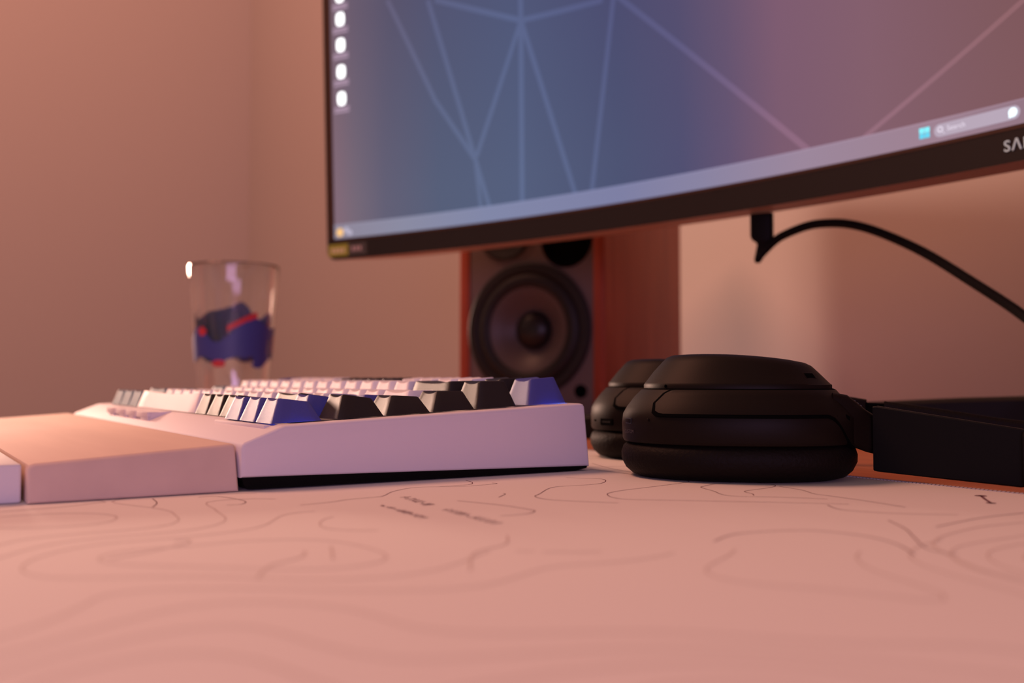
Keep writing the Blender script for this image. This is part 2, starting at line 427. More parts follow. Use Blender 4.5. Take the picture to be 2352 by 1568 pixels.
def key(row, a0, wu, m, yu=None, led=False):
    k = (row, wu, m)
    if k not in MESH:
        me = key_mesh(row, wu); me.materials.append(M[m]); MESH[k] = me
    o = bpy.data.objects.new('keycap', MESH[k]); link(o, kb)
    y = (keyrow(row) if yu is None else yu) * U
    o.location = (-(a0 + wu / 2) * U * S, y * cb * S, (KZ + y * sb) * S); o.rotation_euler = (TILT, 0, 0)
    if m != 'key_white': o['label'] = {'key_dark': 'near-black keycap', 'key_purple': 'lavender keycap', 'key_grey': 'blue-grey keycap'}[m]
    if led:
        if 'led' not in MESH:
            bmm = bmesh.new(); box(bmm, -.3, .3, -5, 5, 0, .4); MESH['led'] = finish(bmm, 'led'); MESH['led'].materials.append(M['led'])
        l_ = bpy.data.objects.new('led', MESH['led']); link(l_, o)
        l_.location = (wu * U * S * .5 + .00005, .0105, -.0026)
    return o
LEG = {}
def legend(o, row, ch):
    hf_, hr = ROWS[row]
    if ch not in LEG:
        me = text_mesh(ch, 4.6, 0, .02, 1, 'CENTER'); me.transform(Matrix.Translation((0, -1.6, 0))); me.transform(Matrix.Scale(S, 4)); me.materials.append(M['legend']); LEG[ch] = me
    t_ = bpy.data.objects.new('legend', LEG[ch]); link(t_, o)
    t_.location = (0, 9.1 * S, ((hf_ + hr) / 2 - 1.05 + .17) * S); t_.rotation_euler = (math.atan2(hr - hf_, 11.7), 0, 0)
P_, D_, W_, GR = 'key_purple', 'key_dark', 'key_white', 'key_grey'
for a in (0, 1, 2): key(1, a, 1, P_, 0, led=(a == 0))
for a in (3.25, 4.25, 5.25): key(1, a, 1, D_, .25)
key(1, 6.25, 6.25, W_, .25)
for a in (12.5, 13.75, 15.0): key(1, a, 1.25, GR, .25)
key(2, 0, 1, D_); key(2, 1.1, 1, P_, 1.0, led=True); key(2, 2.25, 1.75, D_)
for a, ch in zip(range(4, 14), '/.,MNBVCXZ'): legend(key(2, a, 1, W_), 2, ch)
key(2, 14, 2.25, GR)
key(3, 0, 1, D_); key(3, 1.25, 2.25, P_)
for k in range(11): legend(key(3, 3.5 + k, 1, W_), 3, "';LKJHGFDSA"[k])
key(3, 14.5, 1.75, GR)
key(4, 0, 1, D_); legend(key(4, 1.25, 1.5, W_), 4, '\\')
for k in range(12): legend(key(4, 2.75 + k, 1, W_), 4, '][POIUYTREWQ'[k])
key(4, 14.75, 1.5, GR)
key(5, 0, 1, D_); key(5, 1.25, 2, D_)
for k in range(13): legend(key(5, 3.25 + k, 1, W_), 5, '=-0987654321`'[k])
key(6, 0, 1, P_, led=True); key(6, 1.25, 1, D_)
for k in range(4): key(6, 2.5 + k, 1, W_)
for k in range(4): key(6, 6.75 + k, 1, D_)
for k in range(4): key(6, 11.0 + k, 1, W_)
key(6, 15.25, 1, P_)

# ------------------------------------------------------------------ wrist rest and the white box before it
wr = thing('wrist_rest', 'pale wooden wrist rest sloping down in front of the keyboard', 'wrist rest', (0, 0, 0))
bm = bmesh.new()
PW = [(-13.7, .15), (-13.7, 14.6), (-14.4, 15.3), (-15.6, 15.4), (-74.0, 11.7), (-75.4, 11.2), (-76, 10), (-76, .15)]
a2 = sum(PW[i][0] * PW[(i + 1) % len(PW)][1] - PW[(i + 1) % len(PW)][0] * PW[i][1] for i in range(len(PW)))
sg = 1 if a2 < 0 else -1
lp = []
for a in (0, 30, 60, 90):
    d = 1.2 * (1 - math.sin(R_(a))); xo = 1.2 * (1 - math.cos(R_(a))); lp.append((8.6 - xo, sg * d))
lean = lambda z, x: x - (5.0 * z / 15 if x > 0 else 0)
lp += [(-344 + (8.6 - x), d) for x, d in reversed(lp)]
rings(bm, [[(lean(p[1], x), p[0], max(p[1], .1)) for p in (offset_poly(PW, d) if d else PW)] for x, d in lp])
obj('wooden_block', bm, M['wrist'], wr, True, 28)
bx_ = thing('box', 'low white plastic box in front of the wrist rest, cut by the left edge', 'box', (0, 0, 0))
bm = bmesh.new(); box(bm, -120, 3.5, -150, -77.2, .1, 11.6, .8, 3)
obj('box_body', bm, M['white_plastic'], bx_, True)

# ------------------------------------------------------------------ headphones
def latD(lat, D, z=0): return CAM.xy.to_3d() * 1 + FW * D + RT * lat + Vector((0, 0, z))
hp = thing('headphones', 'black over-ear headphones lying flat on the mat right of the keyboard', 'headphones', latD(84, 400))
HB = Vector(hp.location) / S
C1 = latD(85.8, 381.5); C2 = latD(80.8, 471)
d1 = (RT - FW * .225).normalized(); d2 = Vector((-d1.y, d1.x, 0))         # d2 points away from the camera
if d2.dot(FW) < 0: d2 = -d2
def cup(C, tone):
    def P(x, y, z): return C + d1 * x + d2 * y + Vector((0, 0, z)) - HB
    N = 72
    def loop(a, b, z, e=2.25, sx=0, tiltz=0, dome=None):
        out = []
        for i in range(N):
            t = 2 * PI * i / N; c, s_ = math.cos(t), math.sin(t)
            x = sx + a * math.copysign(abs(c) ** (2 / e), c); y = b * math.copysign(abs(s_) ** (2 / e), s_)
            zz = z
            if tiltz and x > -14: zz -= tiltz * (x + 14) ** 2
            out.append(P(x, y, zz))
        return out
    # body (lower housing)
    bm = bmesh.new()
    rings(bm, [loop(40, 31, 12.5), loop(42.6, 33.6, 13.3), loop(43.2, 34.2, 14.4), loop(43.4, 34.4, 20), loop(43.0, 34, 23.5), loop(41.5, 32.6, 26.2), loop(38.6, 30.2, 30.0), loop(35.9, 27.8, 32.7), loop(34, 26, 33.1)])
    body = obj('ear_cup', bm, M['hp'], hp, True, 30)
    bm = bmesh.new()
    rings(bm, [loop(30, 22, .15), loop(36.5, 28, .2), loop(39.6, 31, 1.1), loop(42.0, 33.4, 3.2), loop(43.6, 34.6, 6.4), loop(43.7, 34.7, 9.0), loop(42.9, 33.9, 11.4), loop(41, 32.2, 12.9), loop(36, 28, 13.2)])
    obj('cushion', bm, M['hp_leather'], body, True, 60)
    bm = bmesh.new()
    rings(bm, [loop(34.2, 26.2, 32.6), loop(35.0, 27, 33.2), loop(35.0, 27, 34.6), loop(34.4, 26.4, 35.4, tiltz=.0002), loop(31.2, 23.2, 39.8, tiltz=.0009, sx=.2), loop(28.4, 20.6, 43.3, tiltz=.0016, sx=.6), loop(26.9, 19.2, 44.9, tiltz=.0019, sx=.7), loop(24.6, 17.2, 45.8, tiltz=.0020, sx=.8), loop(20, 13.6, 46.1, tiltz=.0020, sx=.9), loop(10, 7, 46.3, tiltz=.0021, sx=1)])
    obj('outer_cap', bm, M['hp'], body, True, 50)
    # C-shaped yoke arm wrapped round the middle of the cup, with a dark gap round its edge
    def ep(t, a, b, z, e=2.25):
        c, s_ = math.cos(t), math.sin(t)
        return P(a * math.copysign(abs(c) ** (2 / e), c), b * math.copysign(abs(s_) ** (2 / e), s_), z)
    def rad(z):   # radius of the shell at this height
        if z < 23.5: return 43.4, 34.4
        if z < 26.2: f_ = (z - 23.5) / 2.7; return 43.3 - 1.6 * f_, 34.3 - 1.5 * f_
        f_ = (z - 26.2) / 6.5; return 41.7 - 5.6 * f_, 32.8 - 4.8 * f_
    def yoke(end, grow, out, name, m):
        bm = bmesh.new(); cols = []
        for q in range(91):
            ad = -end + 2 * end * q / 90
            t = R_(ad); k = min(1, (end - abs(ad)) / 9.0); k = math.sqrt(max(0, 1 - (1 - k) ** 2))
            dip = max(0, min(1, (46 - abs(ad)) / 26)); dip = dip * dip * (3 - 2 * dip)
            zc = 28.0; zl = zc - (4.0 + grow + 11.5 * dip) * k; zh = zc + (5.0 + grow * .2) * k
            zz = [zl, zl + .3 * k] + [zl + (zh - zl) * f_ for f_ in (.25, .5, .75)] + [zh - .3 * k, zh]
            ring_ = []
            for n_, z_ in enumerate(zz):
                a_, b_ = rad(z_); dd = out - .45 if n_ in (0, len(zz) - 1) else out
                ring_.append(ep(t, a_ + dd, b_ + dd, z_))
            ring_ += [ep(t, rad(z_)[0] - 2.6, rad(z_)[1] - 2.6, z_) for z_ in (zh, zl)]
            cols.append(ring_)
        rings(bm, cols)
        return obj(name, bm, m, body, True, 30)
    yoke(133, 0, .32, 'yoke_ring', M['hp'])
    yoke(135.2, 1.05, .20, 'seam', M['port'])
    # hinge arm reaching to the headband
    bm = bmesh.new()
    sec = [(34, -17.0, 13.0, 31.8, 14), (39, -15.2, 12.2, 31.0, 13), (42.5, -12.8, 11.6, 28.4, 11), (46, -10.2, 10.2, 25.6, 11), (49, -8.2, 9.4, 23.7, 11), (53, -7.6, 9.2, 22.2, 10), (54, -7.0, 9.8, 21.6, 9)]
    L = []
    for x_, y0, z0, z1, y1 in sec:
        r_ = 2.2
        L.append([P(x_, y0, z0 + r_), P(x_, y0, z1 - r_), P(x_, y0 + .6, z1 - .7), P(x_, y0 + r_, z1), P(x_, y1 - r_, z1), P(x_, y1, z1 - r_), P(x_, y1, z0 + r_), P(x_, y1 - r_, z0), P(x_, y0 + r_, z0), P(x_, y0 + .6, z0 + .7)])
    rings(bm, L)
    obj('hinge_arm', bm, M['hp'], body, True, 50)
    if tone == 'near':
        bm = bmesh.new()
        for k in range(3):
            x_ = 42.2 + k * 1.15; z_ = 28.62 - (x_ - 42.5) * .8
            box(bm, -.25, .25, -1.6 + .5 * k, 1.4, -.1, .06, mtx=Matrix.Translation(P(x_, -8.6 + k * .5, z_)) @ Matrix.Rotation(math.atan2(d1.y, d1.x), 4, 'Z') @ Matrix.Rotation(R_(38), 4, 'Y'))
        tag(obj('side_mark', bm, M['hp_text'], body), kind='stuff')
    # button in a recess, connector slot, microphone holes
    def on_side(t, z, out=0.0):
        p = ep(t, 43.4 + out, 34.4 + out, z); q = ep(t + .01, 43.4 + out, 34.4 + out, z)
        tg = (q - p).normalized(); nr = tg.cross(Vector((0, 0, 1)))
        mt = Matrix((tg.to_4d(), Vector((0, 0, 1, 0)), nr.to_4d(), Vector((0, 0, 0, 1)))).transposed(); mt[0][3], mt[1][3], mt[2][3] = p; mt[3] = (0, 0, 0, 1)
        for r_ in range(3): mt[3][r_] = 0
        return mt
    if tone == 'near':
        mt = on_side(R_(206), 21.1)
        bm = bmesh.new(); box(bm, -2.4, 2.5, -1.0, 1.0, -1, .06, mtx=mt); obj('button_recess', bm, M['hp_gloss'], body)
        bm = bmesh.new(); box(bm, -2.4, 1.7, -.75, .75, -.6, .5, .3, 2, mtx=mt); obj('custom_button', bm, M['hp'], body, True)
        me = text_mesh('CUSTOM', 1.9, .02, 0, 1.0, 'CENTER')
        mt2 = on_side(R_(207), 16.6, .06)
        me.transform(mt2); me.transform(Matrix.Scale(S, 4)); obj('button_lettering', me, M['hp_text'], body)
        mt = on_side(R_(226), 22.0); bm = bmesh.new(); bmesh.ops.create_uvsphere(bm, u_segments=10, v_segments=6, radius=.45, matrix=mt); obj('tactile_dot', bm, M['hp'], body, True)
        for (t_, z_, r_) in ((R_(226), 34.1, .6),):
            p_ = ep(t_, 35.0, 27, z_); bm = bmesh.new(); bmesh.ops.create_uvsphere(bm, u_segments=10, v_segments=8, radius=r_, matrix=Matrix.Translation(p_)); obj('microphone_hole', bm, M['port'], body, True)
        # slotted vent on the right shoulder of the cap
        t_ = R_(-37); pa = ep(t_, 33.0, 25.0, 37.4); pb = ep(t_, 31.4, 23.5, 39.3); pq = ep(t_ + .01, 33.0, 25.0, 37.4)
        tg = (pq - pa).normalized(); upv = (pb - pa).normalized(); nr = tg.cross(upv).normalized(); upv = nr.cross(tg); p_ = (pa + pb) / 2 - nr * .95
        mt = Matrix(((tg.x, upv.x, nr.x, p_.x), (tg.y, upv.y, nr.y, p_.y), (tg.z, upv.z, nr.z, p_.z), (0, 0, 0, 1)))
        bm = bmesh.new(); box(bm, -2.9, 2.9, -1.6, 1.6, -1.5, .35, .3, 2, mtx=mt); v_ = obj('vent_frame', bm, M['hp'], body, True)
        bm = bmesh.new(); box(bm, -2.3, 2.3, -1.05, 1.05, .1, .40, mtx=mt); obj('vent_slot', bm, M['port'], body)
    else:
        mt = on_side(R_(222), 17.2)
        bm = bmesh.new(); box(bm, -4.4, 4.4, -1.6, 1.6, -1.5, .05, .4, mtx=mt); obj('usb_port', bm, M['port'], body)
        bm = bmesh.new(); box(bm, -2.8, 2.8, -.35, .35, -1.0, .2, mtx=mt); obj('port_tongue', bm, M['hp'], body)
        mt = on_side(R_(206), 17.6); bm = bmesh.new(); bmesh.ops.create_uvsphere(bm, u_segments=8, v_segments=6, radius=.5, matrix=mt); obj('status_light_hole', bm, M['port'], body)
    return body
cup(C1, 'near'); cup(C2, 'far')
# sleeves and padded band: (lat, D, z_bottom, z_top)
def strip(name, path, thick, m, bev=.6, ang=40):
    bm = bmesh.new(); L = []
    n = len(path)
    for i, (la, D, zb, zt) in enumerate(path):
        a = path[max(i - 1, 0)]; b = path[min(i + 1, n - 1)]
        tg = Vector((b[0] - a[0], b[1] - a[1], 0)).normalized(); nr = Vector((tg.y, -tg.x, 0)) * thick / 2
        def q(sgn_, z_): return latD(la + sgn_ * nr.x, D + sgn_ * nr.y, z_) - HB
        L.append([q(1, zb + bev), q(1, zt - bev), q(.7, zt), q(-.7, zt), q(-1, zt - bev), q(-1, zb + bev), q(-.7, zb), q(.7, zb)])
    rings(bm, L)
    return obj(name, bm, m, hp, True, ang)
def interp(path, n=6):
    out = []
    v = smooth_path([(p[0], p[1], p[2]) for p in path], n); zt = smooth_path([(p[3], 0, 0) for p in path], n)
    return [(a.x, a.y, a.z, b.x) for a, b in zip(v, zt)]
near = [(131.4, 362, 3.7, 26.9), (132.4, 361.2, 3.4, 27.0), (151, 347.5, 2.0, 23.6), (170.0, 333.4, .7, 20.2), (170.9, 332.8, .9, 19.9)]
# tilt the cut at the sleeve's start: its top leans outward
strip('slider_sleeve', near, 3.2, M['hp_smooth'], .5)
far = [(112, 464, 8, 30.6), (146, 451, 8, 29.3), (158, 445, 7, 27.6)]
strip('slider_sleeve', interp(far, 4), 4.0, M['hp'])
strip('slider_gap', [(158, 445, 8, 26.4), (165, 441.8, 7.5, 25.8)], 3.0, M['port'])
band = [(165, 441.8, 6, 27.0), (190, 431, 4.5, 23), (216, 420, 2.2, 19.0), (246, 402, .8, 18), (265, 375, .5, 18), (266, 345, .3, 18), (248, 322, .3, 18), (215, 315, .3, 18), (190, 322, .6, 18.5), (170.5, 333, 1.2, 19.2)]
strip('padded_band', interp(band, 6), 6.0, M['hp_leather'], 1.6, 70)

# ------------------------------------------------------------------ curved monitor
MC = Vector((51.1, 381.5, 168.3)); MPSI = R_(-1.3546); MTAU = R_(-1.581); MR = 1070.5
mon = thing('monitor', 'very wide curved black monitor showing a blue and mauve desktop', 'monitor', (MC.x, MC.y, DZ), MPSI)
MZ = MC.z - DZ
def ms(s, h, off=0.0):
    lx = (MR - off) * math.sin(s / MR); ly = -MR + (MR - off) * math.cos(s / MR)
    return Vector((lx, ly * math.cos(MTAU) + h * math.sin(MTAU), MZ - ly * math.sin(MTAU) + h * math.cos(MTAU)))
HS, HB0, HT = 605.5, -19.0, 345.0
# slices with rounded lower and upper corners
def sl_range():
    rc = 9.0; out = []
    for a in (0, 20, 45, 70, 90): out.append((-HS + rc * (1 - math.cos(R_(a))), rc * (1 - math.sin(R_(a)))))
    k = 44
    for i in range(1, k): out.append((-HS + rc + (2 * HS - 2 * rc) * i / k, 0))
    for a in (90, 70, 45, 20, 0): out.append((HS - rc * (1 - math.cos(R_(a))), rc * (1 - math.sin(R_(a)))))
    return out
bm = bmesh.new()
loops = []
for s, d in sl_range():
    e = min(1, (HS - abs(s)) / 60.0 + .12)
    loops.append([ms(s, HB0 + d, 0), ms(s, HT - d, 0), ms(s, HT - d, -10), ms(s, 300, -24 - 40 * e), ms(s, 70, -30 - 60 * e), ms(s, 8, -22 - 18 * e), ms(s, HB0 + 1.5 + d, -8 - 26 * e), ms(s, HB0 + d, -2)])
rings(bm, loops)
me = finish(bm, 'housing', True, 32)
me.materials.append(M['bezel']); me.materials.append(M['mon_body'])
me.polygons.foreach_set('material_index', [0] * len(me.polygons))
for p in me.polygons:
    if p.normal.y > -.72 and abs(p.normal.x) < .9: p.material_index = 1
obj('housing', me, None, mon)
# screen
scr = bpy.data.materials.new('screen_picture_and_reflection'); scr.use_nodes = True
n, l, b = nodes(scr)
b.inputs['Base Color'].default_value = (.01, .01, .01, 1); b.inputs['Roughness'].default_value = .6; b.inputs['Specular IOR Level'].default_value = .08
uv = n.new('ShaderNodeTexCoord'); sp = n.new('ShaderNodeSeparateXYZ'); l.new(uv.outputs['UV'], sp.inputs[0])
def srgb(r, g, b_): return tuple((c / 255 / 12.92) if c / 255 < .04045 else ((c / 255 + .055) / 1.055) ** 2.4 for c in (r, g, b_))
def ramp(stops):
    r = n.new('ShaderNodeValToRGB'); cr = r.color_ramp
    while len(cr.elements) > 1: cr.elements.remove(cr.elements[-1])
    for i, (s, c) in enumerate(stops):
        p_ = (s + 597) / 1194
        e = cr.elements[0] if i == 0 else cr.elements.new(p_)
        e.position = p_; e.color = (*srgb(*c), 1)
    l.new(sp.outputs[0], r.inputs[0]); return r
r1 = ramp([(-597, (134, 108, 122)), (-572, (118, 106, 122)), (-540, (98, 97, 120)), (-480, (84, 96, 124)), (-400, (82, 96, 128)), (-300, (74, 84, 118)), (-245, (78, 80, 116)), (-205, (98, 84, 116)), (-165, (124, 92, 114)), (-100, (132, 96, 110)), (-20, (128, 90, 96)), (200, (120, 70, 60)), (597, (110, 60, 50))])  # pinkish left end is a warm reflection painted into the picture colours
r2 = ramp([(-597, (122, 100, 112)), (-572, (104, 92, 112)), (-530, (86, 84, 110)), (-480, (78, 84, 116)), (-400, (74, 86, 122)), (-300, (68, 72, 112)), (-245, (82, 76, 112)), (-205, (104, 84, 112)), (-165, (128, 92, 116)), (-100, (132, 94, 112)), (-20, (124, 84, 90)), (200, (120, 70, 60)), (597, (110, 60, 50))])
mx = n.new('ShaderNodeMix'); mx.data_type = 'RGBA'
mr = n.new('ShaderNodeMapRange'); mr.inputs[1].default_value = .1; mr.inputs[2].default_value = .6
l.new(sp.outputs[1], mr.inputs[0]); l.new(mr.outputs[0], mx.inputs[0]); l.new(r1.outputs[0], mx.inputs[6]); l.new(r2.outputs[0], mx.inputs[7])
l.new(mx.outputs[2], b.inputs['Emission Color']); b.inputs['Emission Strength'].default_value = .93
def grid_on_screen(bm, s0, s1, h0, h1, off, ns=1, uvl=None):
    prev = None
    for i in range(ns + 1):
        s = s0 + (s1 - s0) * i / ns
        cur = (bm.verts.new(ms(s, h0, off)), bm.verts.new(ms(s, h1, off)))
        if prev:
            f_ = bm.faces.new((prev[0], cur[0], cur[1], prev[1]))
            if uvl:
                for lp_, (u_, v_) in zip(f_.loops, ((ps, h0), (s, h0), (s, h1), (ps, h1))): lp_[uvl].uv = ((u_ + 597) / 1194, v_ / 336)
        prev = cur; ps = s
bm = bmesh.new(); uvl = bm.loops.layers.uv.new('UVMap')
grid_on_screen(bm, -597, 597, 0, 336, .25, 64, uvl)
screen = obj('screen', bm, scr, mon)
def poly_on_screen(bm, pts, off):
    bm.faces.new([bm.verts.new(ms(p[0], p[1], off)) for p in pts])
def circle_pts(cs, ch, r, n_=20, sq=1.0): return [(cs + r * sq * math.cos(2 * PI * k / n_), ch + r * math.sin(2 * PI * k / n_)) for k in range(n_)]
# taskbar
tb = emit('taskbar_light', (1, 1, 1), .93); n, l, b = nodes(tb)
uv = n.new('ShaderNodeTexCoord'); sp = n.new('ShaderNodeSeparateXYZ'); l.new(uv.outputs['UV'], sp.inputs[0])
r3 = ramp([(-597, (146, 138, 156)), (-520, (140, 142, 166)), (-430, (130, 138, 172)), (-300, (126, 130, 168)), (-230, (138, 134, 166)), (-150, (158, 138, 160)), (-60, (160, 132, 148)), (0, (146, 118, 132)), (597, (120, 90, 90))])
l.new(r3.outputs[0], b.inputs['Emission Color'])
bm = bmesh.new(); uvl = bm.loops.layers.uv.new('UVMap'); grid_on_screen(bm, -597, 597, 0, 12.9, .45, 64, uvl)
obj('taskbar', bm, tb, screen)
tb2 = tb.copy(); tb2.node_tree.nodes['Principled BSDF'].inputs['Emission Strength'].default_value = 1.08
bm = bmesh.new(); uvl = bm.loops.layers.uv.new('UVMap'); grid_on_screen(bm, -597, 597, 12.1, 12.9, .55, 64, uvl); obj('taskbar_edge', bm, tb2, screen)
M['rim'] = mat('rim_reflection_brown', (.055, .020, .010), .4, spec=.4)  # warm lamp reflection on the bezel lip, painted in as brown base colour
bm = bmesh.new(); grid_on_screen(bm, -603.5, -597.2, 0, 336, .35, 2); obj('inner_rim_reflection', bm, M['rim'], mon)
bm = bmesh.new(); grid_on_screen(bm, -597.2, 597.2, -2.2, -.1, .35, 64); obj('inner_rim_reflection', bm, M['rim'], mon)
# wallpaper facet lines
WL = [([(-532.8, 207.1), (-483, 109.8), (-442.3, 53.8)], 4.2, (100, 102, 134)), ([(-488.6, 197.6), (-441.9, 53.6)], 4.4, (102, 108, 140)), ([(-441.9, 53.6), (-428.1, 12)], 4.4, (112, 124, 152)), ([(-441.9, 53.6), (-437.1, 12)], 3.6, (104, 118, 146)),
      ([(-480.6, 195.8), (-391.6, 158.3)], 4.6, (102, 108, 140)), ([(-391.6, 158.3), (-311.6, 154.3)], 4.6, (104, 108, 142)), ([(-391.1, 210), (-391.6, 158.3)], 4.6, (108, 116, 148)), ([(-391.6, 158.3), (-440.5, 55.3)], 4.2, (98, 104, 136)),
      ([(-391.6, 158.3), (-394.7, 12)], 4.8, (104, 114, 144)), ([(-391.6, 158.3), (-342.2, 12)], 4.4, (98, 102, 138)), ([(-295, 200), (-301.9, 151.7), (-326.4, 12)], 4.4, (108, 110, 144)), ([(-345, 200), (-293.5, 149.5), (-144.6, 12)], 4.2, (118, 104, 140)), ([(30, 80), (-6.8, 63.1), (-105.4, 12)], 3.0, (164, 132, 148))]
line_m = scr.copy(); line_m.name = 'wallpaper_line'; line_m.node_tree.nodes['Principled BSDF'].inputs['Emission Strength'].default_value = 1.27
for pts, wd, c in WL:
    bm = bmesh.new(); uvl = bm.loops.layers.uv.new('UVMap'); P2 = {}
    dense = []
    for p, q in zip(pts, pts[1:]):
        for k in range(8): dense.append((p[0] + (q[0] - p[0]) * k / 8, p[1] + (q[1] - p[1]) * k / 8))
    dense.append(pts[-1]); L = []
    for i, p in enumerate(dense):
        a = dense[max(i - 1, 0)]; q = dense[min(i + 1, len(dense) - 1)]
        t = Vector((q[0] - a[0], q[1] - a[1])).normalized(); nr = Vector((-t.y, t.x)) * wd / 2
        va, vb = bm.verts.new(ms(p[0] + nr.x, p[1] + nr.y, .35)), bm.verts.new(ms(p[0] - nr.x, p[1] - nr.y, .35))
        P2[va] = P2[vb] = ((p[0] + 597) / 1194, p[1] / 336); L.append((va, vb))
    for a, q in zip(L, L[1:]):
        f_ = bm.faces.new((a[0], a[1], q[1], q[0]))
        for lp_ in f_.loops: lp_[uvl].uv = P2[lp_.vert]
    obj('wallpaper_line', bm, line_m, screen)
em_icon = emit('icon_white', (1, 1, 1), 2.2); em_lab = emit('icon_label', srgb(176, 150, 172), 1.0)
for hh in (221.5, 200, 176.3, 151.8, 127.2):
    bm = bmesh.new(); poly_on_screen(bm, [(-585.8 + 4.4 * math.copysign(abs(math.cos(t)) ** .6, math.cos(t)), hh + 6.0 * math.copysign(abs(math.sin(t)) ** .6, math.sin(t))) for t in [2 * PI * k / 20 + .01 for k in range(20)]], .5)
    ic = obj('desktop_icon', bm, em_icon, screen)
    bm = bmesh.new()
    for q in range(2): poly_on_screen(bm, [(-594, hh - 12.6 + q * 3), (-577.5, hh - 12.6 + q * 3), (-577.5, hh - 10.6 + q * 3), (-594, hh - 10.6 + q * 3)], .5)
    obj('icon_caption', bm, em_lab, ic)
bm = bmesh.new(); poly_on_screen(bm, circle_pts(-590.5, 5.6, 3.9), .7); obj('weather_icon', bm, emit('sun_yellow', srgb(255, 200, 130), 1.0), screen)
bm = bmesh.new(); poly_on_screen(bm, circle_pts(-583.5, 7.5, 2.6), .65); poly_on_screen(bm, circle_pts(-579.5, 4.6, 2.6), .65); obj('weather_caption', bm, emit('weather_text', srgb(186, 178, 200), 1.0), screen)
for q, (ds, dh) in enumerate(((0, 0), (1, 0), (0, 1), (1, 1))):
    bm = bmesh.new(); s0 = -69.2 + ds * 3.35; h0 = 3.7 + dh * 3.1
    poly_on_screen(bm, [(s0, h0), (s0 + 3.15, h0), (s0 + 3.15, h0 + 2.9), (s0, h0 + 2.9)], .7)
    obj('start_button_square', bm, emit('start_cyan', (.22, .85, .95) if dh else (.12, .62, .82), 1.1), screen)
bm = bmesh.new()
pl = [(-56.6 + 3.6 * math.cos(R_(a)), 6.15 + 3.65 * math.sin(R_(a))) for a in range(90, 271, 15)] + [(-14.0 + 3.6 * math.cos(R_(a)), 6.6 + 3.65 * math.sin(R_(a))) for a in range(-90, 91, 15)]
poly_on_screen(bm, pl, .7); pill = obj('search_box', bm, emit('search_pill', srgb(186, 170, 188), .95), screen)
em_tx = emit('search_ink', srgb(236, 224, 240), 1.0)
bm = bmesh.new()
ro = circle_pts(-56.0, 6.6, 1.75, 18); ri = circle_pts(-56.0, 6.6, 1.05, 18)
vo = [bm.verts.new(ms(p[0], p[1], 1.2)) for p in ro]; vi = [bm.verts.new(ms(p[0], p[1], 1.2)) for p in ri]
for k in range(18): bm.faces.new((vo[k], vo[(k + 1) % 18], vi[(k + 1) % 18], vi[k]))
poly_on_screen(bm, [(-55.0, 5.9), (-54.5, 5.3), (-53.3, 4.1), (-53.9, 3.9)], 1.2); obj('magnifier', bm, em_tx, screen)
def text_on_screen(txt, size, s, h, off, m, name, par, extr=.0, bold=0, spacing=1.0):
    me = text_mesh(txt, size, extr, bold, spacing)
    for v in me.vertices: v.co = ms(s + v.co.x, h + v.co.y, off + v.co.z) * S
    return obj(name, me, m, par)
text_on_screen('Search', 4.1, -52.0, 5.1, 1.25, em_tx, 'search_word', screen)
bm = bmesh.new(); poly_on_screen(bm, circle_pts(-14.2, 6.7, 2.5, 20), 1.2); poly_on_screen(bm, [(-16.5, 7.2), (-16.5, 4.0), (-13.6, 4.25)], 1.22)
bub = obj('chat_icon', bm, emit('chat_white', srgb(230, 250, 255), 1.4), screen)
# logo on the chin, stickers at its left end
text_on_screen('SΛMSUNG', 8.3, -20.3, -12.9, .4, M['logo'], 'chin_lettering', mon, .25, .05, 1.12)
bm = bmesh.new(); grid_on_screen(bm, -604.2, -582, -15.8, -4.9, .3, 2); st1 = obj('green_sticker', bm, M['sticker_green'], mon)
bm = bmesh.new()
for a in (-601, -597, -593, -589): poly_on_screen(bm, [(a, -13), (a + 3, -13), (a + 3, -8.5), (a, -8.5)], .4)
obj('sticker_print', bm, M['sticker_ink'], st1)
bm = bmesh.new(); grid_on_screen(bm, -582, -561.5, -15.8, -4.9, .3, 2); st2 = obj('dark_sticker', bm, M['sticker_grey'], mon)
bm = bmesh.new()
for a in (-578, -574, -570): poly_on_screen(bm, [(a, -12), (a + 2.6, -12), (a + 2.6, -8), (a, -8)], .4)
obj('sticker_print', bm, M['sticker_ink2'], st2)
# stand: neck and two long feet
def w2m(p):
    v = Vector(p) - Vector((MC.x, MC.y, DZ)); v.rotate(Matrix.Rotation(-MPSI, 3, 'Z')); return v
bm = bmesh.new(); box(bm, 10, 90, 55, 110, 12, 330, 10, 3)
box(bm, 20, 80, 20, 70, 240, 330, 6, 2); obj('stand_neck', bm, M['stand'], mon, True)
for tip, hub in (((-212, 272), (30, 440)), ((300, 272), (80, 440))):
    bm = bmesh.new(); T = Vector((tip[0], tip[1], 0)); H = Vector((hub[0], hub[1], 0)); dr = (H - T).normalized(); nr = Vector((-dr.y, dr.x, 0))
    L = []
    for t_, hw, zt in ((0, 8, 8), (6, 13, 12.3), (40, 15, 14.5), (130, 17, 19.5), (240, 19, 25.8), (300, 22, 28)):
        c_ = T + dr * t_
        L.append([w2m(c_ + nr * sgn_ * hw * f_ + Vector((0, 0, z_))) for sgn_, f_, z_ in ((1, 1, DZ + .1), (1, 1, zt - 2), (1, .85, zt), (-1, .85, zt), (-1, 1, zt - 2), (-1, 1, DZ + .1))])
    rings(bm, L); obj('stand_foot', bm, M['stand'], mon, True, 40)

